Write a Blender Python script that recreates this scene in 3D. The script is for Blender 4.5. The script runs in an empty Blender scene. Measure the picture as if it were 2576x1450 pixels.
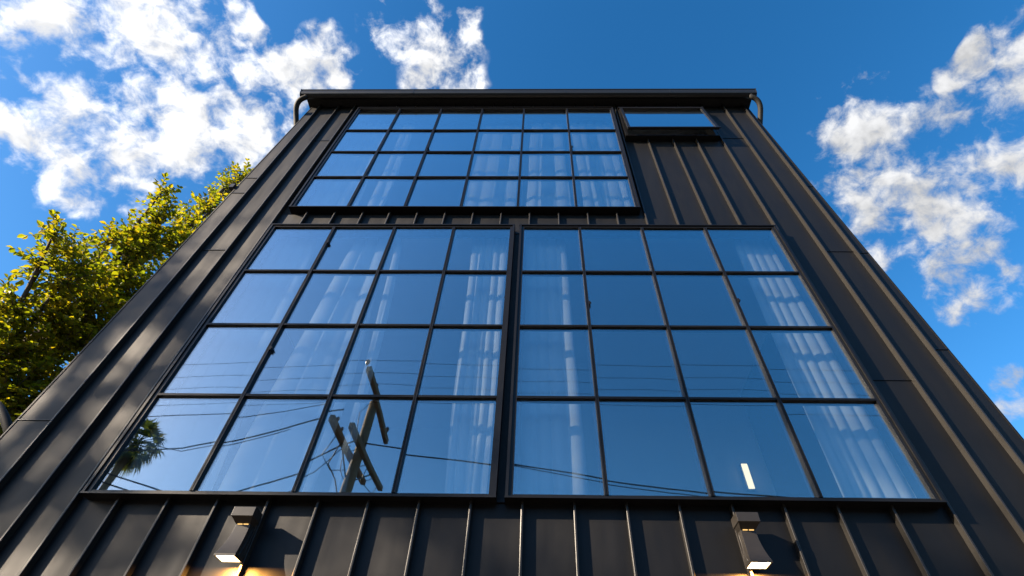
import bpy, math, random
from mathutils import Vector, Matrix, noise as mnoise
random.seed(7)
scene = bpy.context.scene
R = math.radians

# ------------------------------------------------------------------ camera
cam_data = bpy.data.cameras.new('camera')
cam = bpy.data.objects.new('camera', cam_data)
scene.collection.objects.link(cam)
rt = Vector((0.99987613, 0.00690951, 0.01414165))
up = Vector((-0.00421232, -0.74824056, 0.66341414))
fw = Vector((-0.01516522, 0.66339153, 0.74811877))
m = Matrix((rt, up, -fw)).transposed().to_4x4()
m.translation = (0, -2.85, 1.6)
cam.matrix_world = m
cam_data.sensor_width = 36
cam_data.lens = 1250 / 2576 * 36
cam_data.shift_x = -49.4 / 2576
cam_data.shift_y = -2.5 / 2576
cam_data.clip_start = 0.05
cam_data.clip_end = 3000
scene.camera = cam

# ------------------------------------------------------------------ sun, sky
SUN = Vector((-1.95, -1.0, 0.92)).normalized()      # towards the sun
SUN_EL = math.asin(SUN.z)
SUN_AZ = math.atan2(SUN.x, SUN.y)                   # from +Y towards +X
sl = bpy.data.lights.new('sun', 'SUN')
sl.energy = 5.0
sl.angle = R(0.5)
sl.color = (1.0, 0.82, 0.62)
sun = bpy.data.objects.new('sun', sl)
scene.collection.objects.link(sun)
sun.rotation_euler = (-SUN).to_track_quat('-Z', 'Y').to_euler()
sun.location = SUN * 60

world = bpy.data.worlds.new('World')
scene.world = world
world.use_nodes = True
wt = world.node_tree
wt.nodes.clear()
def N(t, typ, **kw):
    n = t.nodes.new(typ)
    for k, v in kw.items():
        if hasattr(n, k): setattr(n, k, v)
    return n
def setin(n, **kw):
    for k, v in kw.items():
        n.inputs[k.replace('_', ' ')].default_value = v
def L(t, a, b): t.links.new(a, b)
def math_n(t, op, a, b=None, c=None, clamp=False):
    n = t.nodes.new('ShaderNodeMath'); n.operation = op; n.use_clamp = clamp
    for i, v in enumerate((a, b, c)):
        if v is None: continue
        if isinstance(v, (int, float)): n.inputs[i].default_value = v
        else: t.links.new(v, n.inputs[i])
    return n.outputs[0]

sky = N(wt, 'ShaderNodeTexSky')
sky.sky_type = 'NISHITA'
sky.sun_disc = False
sky.sun_elevation = SUN_EL
sky.sun_rotation = SUN_AZ
sky.altitude = 50
sky.air_density = 1.0
sky.dust_density = 0.55
sky.ozone_density = 2.5
hs = N(wt, 'ShaderNodeHueSaturation')
setin(hs, Saturation=1.34, Value=1.0)
L(wt, sky.outputs[0], hs.inputs['Color'])
# clouds: banks of cumulus laid over the whole sky by direction
BL = [(-0.599,0.212,0.772,0.127),(-0.678,0.305,0.669,0.088),(-0.553,0.296,0.779,0.113),(-0.478,0.359,0.801,0.112),(-0.409,0.312,0.857,0.076),(-0.650,0.382,0.657,0.064),(-0.476,0.206,0.855,0.034),(-0.692,0.177,0.700,0.022),(-0.241,0.234,0.942,0.058),(-0.170,0.315,0.934,0.073),(-0.119,0.243,0.963,0.027),(0.606,0.399,0.689,0.098),(0.655,0.309,0.689,0.083),(0.660,0.482,0.577,0.062),(0.513,0.346,0.786,0.059),(0.520,0.434,0.736,0.043),(0.645,0.205,0.736,0.037),(0.684,0.594,0.423,0.038),(0.575,0.469,0.671,0.064),(0.611,0.237,0.755,0.020),
      # further banks round the horizon, out of the picture
      (-0.90,0.30,0.32,0.14),(0.88,0.35,0.32,0.16),(-0.62,0.75,0.22,0.14),(0.2,0.95,0.25,0.16),(0.85,-0.45,0.27,0.14)]
tc = N(wt, 'ShaderNodeTexCoord')
wn = N(wt, 'ShaderNodeTexNoise'); setin(wn, Scale=9.0, Detail=2.0, Roughness=0.5)
L(wt, tc.outputs['Generated'], wn.inputs['Vector'])
sub = N(wt, 'ShaderNodeVectorMath'); sub.operation = 'SUBTRACT'; sub.inputs[1].default_value = (0.5, 0.5, 0.5)
L(wt, wn.outputs['Color'], sub.inputs[0])
mad = N(wt, 'ShaderNodeVectorMath'); mad.operation = 'MULTIPLY_ADD'; mad.inputs[1].default_value = (0.13, 0.13, 0.13)
L(wt, sub.outputs[0], mad.inputs[0]); L(wt, tc.outputs['Generated'], mad.inputs[2])
nrm = N(wt, 'ShaderNodeVectorMath'); nrm.operation = 'NORMALIZE'
L(wt, mad.outputs[0], nrm.inputs[0])
acc = None
for x, y, z, e in BL:
    l = math.sqrt(x*x + y*y + z*z)
    dt = N(wt, 'ShaderNodeVectorMath'); dt.operation = 'DOT_PRODUCT'
    dt.inputs[1].default_value = (x/l, y/l, z/l)
    L(wt, nrm.outputs[0], dt.inputs[0])
    e *= 1.45
    k = 1/(1 - math.cos(e))
    v = math_n(wt, 'MULTIPLY_ADD', dt.outputs['Value'], k, 1-k)
    acc = v if acc is None else math_n(wt, 'MAXIMUM', acc, v)
acc = math_n(wt, 'MAXIMUM', acc, 0.0)
wn2 = N(wt, 'ShaderNodeTexNoise'); setin(wn2, Scale=22.0, Detail=1.0, Roughness=0.5)
L(wt, tc.outputs['Generated'], wn2.inputs['Vector'])
mad2 = N(wt, 'ShaderNodeVectorMath'); mad2.operation = 'MULTIPLY_ADD'; mad2.inputs[1].default_value = (0.022, 0.022, 0.022)
L(wt, wn2.outputs['Color'], mad2.inputs[0]); L(wt, tc.outputs['Generated'], mad2.inputs[2])
fb = N(wt, 'ShaderNodeTexNoise'); setin(fb, Scale=15.0, Detail=7.0, Roughness=0.60)
L(wt, mad2.outputs[0], fb.inputs['Vector'])
fbc = math_n(wt, 'MULTIPLY', math_n(wt, 'SUBTRACT', fb.outputs['Fac'], 0.5), 6.4)
dens = math_n(wt, 'ADD', math_n(wt, 'MULTIPLY', math_n(wt, 'MINIMUM', math_n(wt, 'MULTIPLY', acc, 1.3), 1.0), 1.15), fbc)
cm = N(wt, 'ShaderNodeMapRange'); cm.interpolation_type = 'SMOOTHSTEP'; cm.clamp = True
setin(cm, From_Min=0.32, From_Max=1.75)
L(wt, dens, cm.inputs['Value'])
has = math_n(wt, 'MULTIPLY', acc, 3.0, clamp=True)
cmask = math_n(wt, 'MULTIPLY', cm.outputs[0], has)
# self-shading: compare the vapour here with the vapour a little nearer the sun
off = N(wt, 'ShaderNodeVectorMath'); off.operation = 'ADD'; off.inputs[1].default_value = SUN*0.022
L(wt, mad2.outputs[0], off.inputs[0])
fb2 = N(wt, 'ShaderNodeTexNoise'); setin(fb2, Scale=15.0, Detail=3.0, Roughness=0.55)
L(wt, off.outputs[0], fb2.inputs['Vector'])
ccol = N(wt, 'ShaderNodeMapRange'); ccol.clamp = True
setin(ccol, From_Min=-0.10, From_Max=0.16, To_Min=0.72, To_Max=1.12)
L(wt, math_n(wt, 'SUBTRACT', fb.outputs['Fac'], fb2.outputs['Fac']), ccol.inputs['Value'])
csun = N(wt, 'ShaderNodeVectorMath'); csun.operation = 'DOT_PRODUCT'; csun.inputs[1].default_value = SUN
L(wt, tc.outputs['Generated'], csun.inputs[0])
cs = N(wt, 'ShaderNodeMapRange'); cs.clamp = True            # clouds nearer the sun are brighter
setin(cs, From_Min=-0.6, From_Max=0.8, To_Min=0.78, To_Max=1.3)
L(wt, csun.outputs['Value'], cs.inputs['Value'])
cb = math_n(wt, 'MULTIPLY', ccol.outputs[0], cs.outputs[0])
cmul = N(wt, 'ShaderNodeVectorMath'); cmul.operation = 'SCALE'; cmul.inputs[0].default_value = (3.75, 3.78, 3.85)
L(wt, cb, cmul.inputs['Scale'])
mix = N(wt, 'ShaderNodeMix'); mix.data_type = 'RGBA'
L(wt, cmask, mix.inputs[0]); L(wt, hs.outputs[0], mix.inputs[6]); L(wt, cmul.outputs[0], mix.inputs[7])
bg = N(wt, 'ShaderNodeBackground'); bg.inputs['Strength'].default_value = 0.075
L(wt, mix.outputs[2], bg.inputs['Color'])
wo = N(wt, 'ShaderNodeOutputWorld'); L(wt, bg.outputs[0], wo.inputs[0])

scene.view_settings.view_transform = 'Standard'
scene.view_settings.look = 'None'
scene.view_settings.exposure = 1.78
scene.view_settings.gamma = 1.0
scene.view_settings.use_curve_mapping = False
scene.render.engine = 'CYCLES'
scene.cycles.use_denoising = True
scene.cycles.max_bounces = 7
scene.cycles.transparent_max_bounces = 12
scene.cycles.glossy_bounces = 4
scene.cycles.caustics_reflective = False

# ------------------------------------------------------------------ helpers
C = scene.collection
class MB:
    def __init__(s): s.v = []; s.f = []
    def box(s, x0, x1, y0, y1, z0, z1):
        b = len(s.v)
        s.v += [(x0,y0,z0),(x1,y0,z0),(x1,y1,z0),(x0,y1,z0),(x0,y0,z1),(x1,y0,z1),(x1,y1,z1),(x0,y1,z1)]
        s.f += [tuple(b+i for i in q) for q in ((0,3,2,1),(4,5,6,7),(0,1,5,4),(1,2,6,5),(2,3,7,6),(3,0,4,7))]
        return s
    def hexa(s, pts):
        b = len(s.v); s.v += [tuple(p) for p in pts]
        s.f += [tuple(b+i for i in q) for q in ((0,3,2,1),(4,5,6,7),(0,1,5,4),(1,2,6,5),(2,3,7,6),(3,0,4,7))]
        return s
    def tube(s, pts, rad, n=8, cap=True):
        pts = [Vector(p) for p in pts]
        rads = rad if isinstance(rad, (list, tuple)) else [rad]*len(pts)
        b = len(s.v); ref = None
        for i, p in enumerate(pts):
            t = (pts[min(i+1, len(pts)-1)] - pts[max(i-1, 0)]).normalized()
            if ref is None:
                ref = t.orthogonal().normalized()
            ref = (ref - t*ref.dot(t)).normalized()
            w = t.cross(ref)
            for k in range(n):
                a = 2*math.pi*k/n
                s.v.append(tuple(p + (ref*math.cos(a) + w*math.sin(a))*rads[i]))
        for i in range(len(pts)-1):
            for k in range(n):
                s.f.append((b+i*n+k, b+i*n+(k+1) % n, b+(i+1)*n+(k+1) % n, b+(i+1)*n+k))
        if cap:
            s.f.append(tuple(b+k for k in reversed(range(n))))
            s.f.append(tuple(b+(len(pts)-1)*n+k for k in range(n)))
        return s
    def prism_x(s, prof, x0, x1):          # profile in (y, z), extruded along x
        b = len(s.v); n = len(prof)
        s.v += [(x0, y, z) for y, z in prof] + [(x1, y, z) for y, z in prof]
        for k in range(n):
            s.f.append((b+k, b+(k+1) % n, b+n+(k+1) % n, b+n+k))
        s.f.append(tuple(b+k for k in reversed(range(n)))); s.f.append(tuple(b+n+k for k in range(n)))
        return s
    def prism_z(s, prof, z0, z1, taper=None):
        b = len(s.v); n = len(prof)
        s.v += [(x, y, z0) for x, y in prof] + [(x, y, z1) for x, y in (taper or prof)]
        for k in range(n):
            s.f.append((b+k, b+(k+1) % n, b+n+(k+1) % n, b+n+k))
        s.f.append(tuple(b+k for k in reversed(range(n)))); s.f.append(tuple(b+n+k for k in range(n)))
        return s
    def build(s, name, mat, parent=None, smooth=False, bevel=0, kind=None, fixn=True):
        me = bpy.data.meshes.new(name)
        me.from_pydata(s.v, [], s.f); me.validate()
        if fixn:
            import bmesh
            bm = bmesh.new(); bm.from_mesh(me)
            bmesh.ops.recalc_face_normals(bm, faces=bm.faces); bm.to_mesh(me); bm.free()
        if mat: me.materials.append(mat)
        if smooth:
            for p in me.polygons: p.use_smooth = True
        o = bpy.data.objects.new(name, me); C.objects.link(o)
        if parent: o.parent = parent
        if bevel:
            bv = o.modifiers.new('bevel', 'BEVEL'); bv.width = bevel; bv.segments = 2; bv.limit_method = 'ANGLE'
        if kind: o['kind'] = kind
        return o
def tag(o, label, cat, group=None):
    o['label'] = label; o['category'] = cat
    if group: o['group'] = group
    return o
def empty(name, loc=(0,0,0), parent=None):
    o = bpy.data.objects.new(name, None); C.objects.link(o); o.location = loc
    o.empty_display_size = 0.2
    if parent: o.parent = parent
    return o

# ------------------------------------------------------------------ materials
def mat_new(name):
    mt = bpy.data.materials.new(name); mt.use_nodes = True
    t = mt.node_tree; t.nodes.clear()
    out = t.nodes.new('ShaderNodeOutputMaterial')
    return mt, t, out
def principled(name, col, rough=0.5, spec=0.5, metal=0.0, var=0.0, var_scale=3.0, bump=0.0, bump_scale=20.0, rvar=0.0, stretch=(1,1,1), perobj=0.0, coat=0.0):
    mt, t, out = mat_new(name)
    p = t.nodes.new('ShaderNodeBsdfPrincipled')
    p.inputs['Roughness'].default_value = rough
    p.inputs['Specular IOR Level'].default_value = spec
    p.inputs['Metallic'].default_value = metal
    p.inputs['Coat Weight'].default_value = coat
    p.inputs['Base Color'].default_value = (*col, 1)
    tcn = t.nodes.new('ShaderNodeTexCoord')
    mp = t.nodes.new('ShaderNodeMapping'); mp.inputs['Scale'].default_value = stretch
    L(t, tcn.outputs['Object'], mp.inputs['Vector'])
    if perobj:
        oi = t.nodes.new('ShaderNodeObjectInfo')
        cv = t.nodes.new('ShaderNodeCombineXYZ')
        L(t, math_n(t, 'MULTIPLY', oi.outputs['Random'], 37.0), cv.inputs[0])
        L(t, math_n(t, 'MULTIPLY', oi.outputs['Random'], 91.0), cv.inputs[2])
        L(t, cv.outputs[0], mp.inputs['Location'])
    if var or perobj:
        nz = t.nodes.new('ShaderNodeTexNoise'); setin(nz, Scale=var_scale, Detail=6.0, Roughness=0.6)
        L(t, mp.outputs[0], nz.inputs['Vector'])
        f = math_n(t, 'MULTIPLY_ADD', math_n(t, 'SUBTRACT', nz.outputs['Fac'], 0.5), var*2, 1.0)
        if perobj:
            f = math_n(t, 'MULTIPLY', f, math_n(t, 'MULTIPLY_ADD', math_n(t, 'SUBTRACT', oi.outputs['Random'], 0.5), perobj*2, 1.0))
        sc = t.nodes.new('ShaderNodeVectorMath'); sc.operation = 'SCALE'; sc.inputs[0].default_value = col
        L(t, f, sc.inputs['Scale']); L(t, sc.outputs[0], p.inputs['Base Color'])
        if rvar:
            nz2 = t.nodes.new('ShaderNodeTexNoise'); setin(nz2, Scale=var_scale*2.3, Detail=5.0, Roughness=0.65)
            L(t, mp.outputs[0], nz2.inputs['Vector'])
            L(t, math_n(t, 'MULTIPLY_ADD', math_n(t, 'SUBTRACT', nz2.outputs['Fac'], 0.5), rvar*2, rough), p.inputs['Roughness'])
    if bump:
        nb = t.nodes.new('ShaderNodeTexNoise'); setin(nb, Scale=bump_scale, Detail=2.0, Roughness=0.4)
        L(t, mp.outputs[0], nb.inputs['Vector'])
        bp = t.nodes.new('ShaderNodeBump'); setin(bp, Strength=1.0, Distance=bump)
        L(t, nb.outputs['Fac'], bp.inputs['Height']); L(t, bp.outputs[0], p.inputs['Normal'])
    L(t, p.outputs[0], out.inputs[0])
    return mt

M = {}
M['clad'] = principled('charcoal_metal', (0.0017, 0.0015, 0.0015), 0.54, 0.37, 0.0, var=0.16, var_scale=1.6, bump=0.016, bump_scale=1.5, rvar=0.08, stretch=(2.6,1,0.8), perobj=0.12)
M['seam'] = principled('charcoal_seam', (0.014, 0.0128, 0.0112), 0.42, 0.40, 0.0, var=0.12, var_scale=3.0, rvar=0.06)
M['frame'] = principled('black_steel', (0.006, 0.0058, 0.006), 0.36, 0.28, 0.0, var=0.25, var_scale=9, rvar=0.08)
M['gutter'] = principled('gutter_black', (0.009, 0.009, 0.010), 0.40, 0.4, var=0.2, var_scale=5, rvar=0.06)
M['soffit'] = principled('soffit_black', (0.010, 0.010, 0.010), 0.7, 0.3, var=0.2)
M['core'] = principled('wall_core', (0.03, 0.03, 0.03), 0.9, 0.2, var=0.1)
M['plaster'] = principled('interior_plaster', (0.72, 0.72, 0.71), 0.9, 0.2, var=0.06, var_scale=2)
M['floorwood'] = principled('interior_floor', (0.10, 0.075, 0.05), 0.5, 0.4, var=0.2, var_scale=4)
M['gasket'] = principled('spacer_grey', (0.05, 0.055, 0.065), 0.6, 0.3, var=0.1)
M['lamp'] = principled('lamp_bronze', (0.026, 0.023, 0.020), 0.42, 0.5, 0.2, var=0.15, var_scale=12, rvar=0.06)
M['wood'] = principled('pole_wood', (0.20, 0.150, 0.09), 0.85, 0.2, var=0.45, var_scale=7, bump=0.01, bump_scale=14, stretch=(4,4,0.5))
M['cable'] = principled('cable_black', (0.012, 0.012, 0.012), 0.6, 0.3, var=0.1)
M['ceramic'] = principled('insulator_brown', (0.07, 0.04, 0.025), 0.25, 0.6, var=0.1)
M['bark'] = principled('bark', (0.085, 0.068, 0.052), 0.9, 0.2, var=0.4, var_scale=9, bump=0.015, bump_scale=22, stretch=(2,2,0.5))
M['palmtrunk'] = principled('palm_trunk', (0.20, 0.165, 0.12), 0.9, 0.2, var=0.35, var_scale=6, bump=0.02, bump_scale=9, stretch=(1,1,4))
M['asphalt'] = principled('asphalt', (0.05, 0.05, 0.05), 0.9, 0.3, var=0.25, var_scale=2, bump=0.003, bump_scale=180)
M['concrete'] = principled('concrete', (0.13, 0.125, 0.12), 0.85, 0.3, var=0.2, var_scale=2.5, bump=0.002, bump_scale=90)

def glass_mat():
    mt, t, out = mat_new('reflective_glass')
    tr = t.nodes.new('ShaderNodeBsdfTransparent'); tr.inputs[0].default_value = (0.92, 0.97, 0.99, 1)
    gl = t.nodes.new('ShaderNodeBsdfGlossy'); gl.inputs['Roughness'].default_value = 0.0
    gl.inputs['Color'].default_value = (0.95, 0.99, 1.0, 1)
    lw = t.nodes.new('ShaderNodeLayerWeight'); lw.inputs[0].default_value = 0.5
    tcn = t.nodes.new('ShaderNodeTexCoord')
    nz = t.nodes.new('ShaderNodeTexNoise'); setin(nz, Scale=1.1, Detail=1.0, Roughness=0.3)
    L(t, tcn.outputs['Object'], nz.inputs['Vector'])
    bp = t.nodes.new('ShaderNodeBump'); setin(bp, Strength=1.0, Distance=0.0035)
    L(t, nz.outputs['Fac'], bp.inputs['Height'])
    L(t, bp.outputs[0], gl.inputs['Normal'])
    f = math_n(t, 'MULTIPLY_ADD', math_n(t, 'POWER', lw.outputs['Facing'], 3.0), 2.2, 0.20, clamp=True)
    ms = t.nodes.new('ShaderNodeMixShader')
    L(t, f, ms.inputs[0]); L(t, tr.outputs[0], ms.inputs[1]); L(t, gl.outputs[0], ms.inputs[2])
    L(t, ms.outputs[0], out.inputs[0])
    return mt
M['glass'] = glass_mat()
def cloth_mat():
    mt, t, out = mat_new('curtain_cloth')
    d = t.nodes.new('ShaderNodeBsdfDiffuse'); d.inputs[0].default_value = (0.90, 0.90, 0.89, 1)
    tl = t.nodes.new('ShaderNodeBsdfTranslucent'); tl.inputs[0].default_value = (0.75, 0.76, 0.76, 1)
    nz = t.nodes.new('ShaderNodeTexNoise'); setin(nz, Scale=160.0, Detail=2.0)
    tcn = t.nodes.new('ShaderNodeTexCoord'); L(t, tcn.outputs['Object'], nz.inputs['Vector'])
    bp = t.nodes.new('ShaderNodeBump'); setin(bp, Strength=0.3, Distance=0.002)
    L(t, nz.outputs['Fac'], bp.inputs['Height']); L(t, bp.outputs[0], d.inputs['Normal'])
    ms = t.nodes.new('ShaderNodeMixShader'); ms.inputs[0].default_value = 0.42
    L(t, d.outputs[0], ms.inputs[1]); L(t, tl.outputs[0], ms.inputs[2]); L(t, ms.outputs[0], out.inputs[0])
    return mt
M['cloth'] = cloth_mat()
def leaf_mat(name, c1, c2, c3, trans=0.45):
    mt, t, out = mat_new(name)
    g = t.nodes.new('ShaderNodeNewGeometry')
    rp = t.nodes.new('ShaderNodeValToRGB')
    rp.color_ramp.elements[0].color = (*c1, 1); rp.color_ramp.elements[1].color = (*c3, 1)
    e = rp.color_ramp.elements.new(0.6); e.color = (*c2, 1)
    oi = t.nodes.new('ShaderNodeObjectInfo')
    L(t, math_n(t, 'FRACT', math_n(t, 'ADD', g.outputs['Random Per Island'], oi.outputs['Random'])), rp.inputs[0])
    p = t.nodes.new('ShaderNodeBsdfPrincipled'); p.inputs['Roughness'].default_value = 0.5
    p.inputs['Specular IOR Level'].default_value = 0.35
    L(t, rp.outputs[0], p.inputs['Base Color'])
    tl = t.nodes.new('ShaderNodeBsdfTranslucent')
    br = t.nodes.new('ShaderNodeVectorMath'); br.operation = 'MULTIPLY'; br.inputs[1].default_value = (1.9, 1.7, 0.6)
    L(t, rp.outputs[0], br.inputs[0]); L(t, br.outputs[0], tl.inputs[0])
    ms = t.nodes.new('ShaderNodeMixShader'); ms.inputs[0].default_value = trans
    L(t, p.outputs[0], ms.inputs[1]); L(t, tl.outputs[0], ms.inputs[2]); L(t, ms.outputs[0], out.inputs[0])
    return mt
M['leaf'] = leaf_mat('leaf_yellow_green', (0.095, 0.135, 0.009), (0.175, 0.200, 0.010), (0.26, 0.22, 0.014), 0.52)
M['frond'] = leaf_mat('palm_frond', (0.045, 0.075, 0.018), (0.07, 0.10, 0.025), (0.11, 0.11, 0.03), 0.25)
def emit(name, col, s):
    mt, t, out = mat_new(name)
    e = t.nodes.new('ShaderNodeEmission'); e.inputs[0].default_value = (*col, 1); e.inputs[1].default_value = s
    L(t, e.outputs[0], out.inputs[0]); return mt
M['lens'] = emit('lamp_lens', (1.0, 0.70, 0.36), 5.0)
M['slot'] = emit('lamp_slot', (1.0, 0.60, 0.20), 0.45)
M['tube'] = emit('tube_light', (1.0, 0.80, 0.46), 0.55)

# ------------------------------------------------------------------ ground
g = MB(); g.v = [(-900,-900,0),(900,-900,0),(900,900,0),(-900,900,0)]; g.f = [(0,1,2,3)]
g.build('ground', M['asphalt'], kind='structure')
MB().box(-60, 60, -4.6, 0.3, -0.05, 0.13).build('pavement', M['concrete'], kind='structure')
MB().box(-60, 60, -4.75, -4.603, -0.05, 0.134).build('kerb', M['concrete'], kind='structure')

# ------------------------------------------------------------------ the building
PY = 0.085                      # face of the cladding sheets
SH, ST = 0.041, 0.013           # standing seam height, thickness
ZT = 9.0
bld = empty('metal_clad_building', (0, 0.3, 0))
tag(bld, 'charcoal standing seam metal building with large black gridded windows, seen from below', 'building')
BO = Vector((0, 0.3, 0))
def part(mb, name, mat, parent=bld, **kw):
    o = mb.build(name, mat, None, **kw)
    o.parent = parent
    o.matrix_parent_inverse = Matrix.Translation(-parent_loc(parent))
    return o
def parent_loc(p):
    l = Vector((0,0,0))
    while p is not None:
        l += Vector(p.location); p = p.parent
    return l

def XL(z): return -3.592 + (z - 3.36) * (0.145 / 5.67)
def XR(z): return 3.172 - (z - 3.4) * (0.085 / 5.6)

OPEN = {'LL': (-2.695, -0.272, 2.968, 5.755), 'RR': (-0.172, 2.338, 2.968, 5.755),
        'UU': (-2.668, 1.060, 6.085, 8.770), 'AW': (1.145, 2.350, 7.845, 8.725)}
def slab(xs, zs, holes, y0, y1):
    mb = MB(); idx = {}
    def vid(x, y, z):
        k = (round(x,5), y, round(z,5))
        if k not in idx: idx[k] = len(mb.v); mb.v.append((x, y, z))
        return idx[k]
    nx, nz = len(xs)-1, len(zs)-1
    def solid(i, j):
        if not (0 <= i < nx and 0 <= j < nz): return False
        cx, cz = (xs[i]+xs[i+1])/2, (zs[j]+zs[j+1])/2
        return not any(a < cx < b and c < cz < d for a, b, c, d in holes)
    for i in range(nx):
        for j in range(nz):
            if not solid(i, j): continue
            a, b, c, d = xs[i], xs[i+1], zs[j], zs[j+1]
            mb.f.append((vid(a,y0,c), vid(b,y0,c), vid(b,y0,d), vid(a,y0,d)))
            mb.f.append((vid(a,y1,c), vid(a,y1,d), vid(b,y1,d), vid(b,y1,c)))
            if not solid(i-1, j): mb.f.append((vid(a,y0,c), vid(a,y0,d), vid(a,y1,d), vid(a,y1,c)))
            if not solid(i+1, j): mb.f.append((vid(b,y0,c), vid(b,y1,c), vid(b,y1,d), vid(b,y0,d)))
            if not solid(i, j-1): mb.f.append((vid(a,y0,c), vid(a,y1,c), vid(b,y1,c), vid(b,y0,c)))
            if not solid(i, j+1): mb.f.append((vid(a,y0,d), vid(b,y0,d), vid(b,y1,d), vid(a,y1,d)))
    return mb
hs_ = list(OPEN.values())
xs = sorted({-3.40, 3.04} | {v for h in hs_ for v in h[:2]})
zs = sorted({0.0, ZT} | {v for h in hs_ for v in h[2:]})
part(slab(xs, zs, hs_, PY+0.012, PY+0.07), 'front_wall', M['core'])
part(MB().box(-3.40, -3.25, PY+0.071, 8.0, 0, ZT), 'side_wall', M['core'])
part(MB().box(2.89, 3.04, PY+0.071, 8.0, 0, ZT), 'side_wall', M['core'])
part(MB().box(-3.25, 2.89, 7.85, 8.0, 0, ZT), 'rear_wall', M['core'])
# rooms behind the glass
part(MB().box(-3.249, 2.889, 0.158, 7.849, 2.62, 2.80), 'room_floor', M['floorwood'])
part(MB().box(-3.249, 2.889, 0.158, 7.849, 6.011, 6.05), 'room_floor', M['floorwood'])
part(MB().box(-3.249, 2.889, 0.158, 7.849, 5.955, 6.009), 'room_ceiling', M['plaster'])
part(MB().box(-3.249, 2.889, 0.158, 7.849, 8.94, 8.995), 'room_ceiling', M['plaster'])
part(MB().box(-0.27, -0.17, 0.158, 3.99, 2.801, 5.954), 'partition_wall', M['plaster'])
part(MB().box(-3.249, -0.271, 4.0, 4.1, 2.801, 5.954), 'partition_wall', M['plaster'])
part(MB().box(-0.169, 2.889, 3.06, 3.16, 2.801, 5.954), 'partition_wall', M['plaster'])
part(MB().box(-3.249, 2.889, 3.9, 4.0, 6.051, 8.939), 'partition_wall', M['plaster'])
part(MB().box(1.085, 1.125, 0.158, 3.89, 6.051, 8.939), 'partition_wall', M['plaster'])
# side cladding sheets, turned round the corners
def hexpanel(xa0, xa1, xb0, xb1, z0, z1, y0=PY, y1=PY+0.010):
    return MB().hexa([(xa0,y0,z0),(xa1,y0,z0),(xa1,y1,z0),(xa0,y1,z0),(xb0,y0,z1),(xb1,y0,z1),(xb1,y1,z1),(xb0,y1,z1)])

SL = [-3.310, -3.022, -2.775]            # full height seams, left of the windows
SR = [2.400, 2.722, 3.018]               # and right
GAP = 0.002
def panel(x0, x1, z0, z1):
    f0 = x0 if callable(x0) else (lambda z, v=x0: v + GAP)
    f1 = x1 if callable(x1) else (lambda z, v=x1: v - GAP)
    return part(hexpanel(f0(z0), f1(z0), f0(z1), f1(z1), z0, z1), 'cladding_panel', M['clad'])
def column(x0, x1, z0, z1, joints=()):
    cuts = [z0] + [j for j in joints if z0 < j < z1] + [z1]
    for a, b in zip(cuts[:-1], cuts[1:]):
        panel(x0, x1, a + (0.004 if a != z0 else 0), b - (0.004 if b != z1 else 0))
        if b != z1:      # folded cross joint
            f0 = x0(b) if callable(x0) else x0 + 0.004
            f1 = x1(b) if callable(x1) else x1 - 0.004
            part(MB().box(f0+0.001, f1-0.001, PY-0.006, PY+0.009, b-0.0035, b+0.0035), 'cross_joint', M['frame'])
def seam(x, z0, z1):
    y0 = PY - SH
    mb = MB()
    mb.prism_z([(x-ST/2, PY+0.008), (x-ST/2*0.7, y0+0.012), (x-ST/2*1.15, y0+0.010), (x-ST/2*1.15, y0+0.002), (x-ST*0.3, y0), (x+ST*0.3, y0), (x+ST/2*1.15, y0+0.002), (x+ST/2*1.15, y0+0.010), (x+ST/2*0.7, y0+0.012), (x+ST/2, PY+0.008)], z0, z1)
    return part(mb, 'standing_seam', M['seam'])

column(XL, SL[0], 0.14, ZT, (3.506, 6.50, 6.841))
column(SL[0], SL[1], 0.14, ZT, (5.433,))
column(SL[1], SL[2], 0.14, ZT, (2.2, 7.845))
for x in SL: seam(x, 0.14, ZT)
column(SR[0], SR[1], 0.14, ZT, (3.9, 7.915))
column(SR[1], SR[2], 0.14, ZT, (5.44,))
column(SR[2], XR, 0.14, ZT, (4.2, 5.42, 6.66))
for x in SR: seam(x, 0.14, ZT)
# corner trims
for f, s in ((XL, -1), (XR, 1)):
    mb = MB()
    a0, a1 = f(0.14), f(ZT)
    w = 0.012*s
    mb.hexa([(a0,PY-0.004,0.14),(a0+w,PY-0.004,0.14),(a0+w,0.5,0.14),(a0,0.5,0.14),(a1,PY-0.004,ZT),(a1+w,PY-0.004,ZT),(a1+w,0.5,ZT),(a1,0.5,ZT)])
    part(mb, 'corner_trim', M['clad'])
LOW = [-2.506,-2.205,-1.907,-1.603,-1.303,-1.006,-0.705,-0.398,-0.094,0.213,0.520,0.826,1.135,1.438,1.747,2.066]
MID = [-2.472,-2.173,-1.876,-1.590,-1.294,-0.999,-0.702,-0.403,-0.103,0.202,0.507,0.814,1.112,1.427,1.752,2.059]
TOP = [-2.425,-2.142,-1.859,-1.566,-1.271,-0.985,-0.685,-0.393,-0.103,0.202,0.517,0.817,1.118,1.431,1.725,2.043]
# below the lower windows
cs_ = [SL[2]] + LOW + [SR[0]]
for a, b in zip(cs_[:-1], cs_[1:]): column(a, b, 0.14, 2.955)
for x in LOW: seam(x, 0.14, 2.955)
# between the storeys, and the tall bay beside the upper window
cs_ = [SL[2]] + MID[:13]
for a, b in zip(cs_[:-1], cs_[1:]): column(a, b, 5.772, 6.060)
for x in MID[:12]: seam(x, 5.772, 6.060)
cs_ = [MID[12]] + MID[13:] + [SR[0]]
for a, b in zip(cs_[:-1], cs_[1:]): column(a, b, 5.772, 7.825)
for x in MID[13:]: seam(x, 5.772, 7.825)
seam(MID[12], 5.772, ZT)
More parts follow.
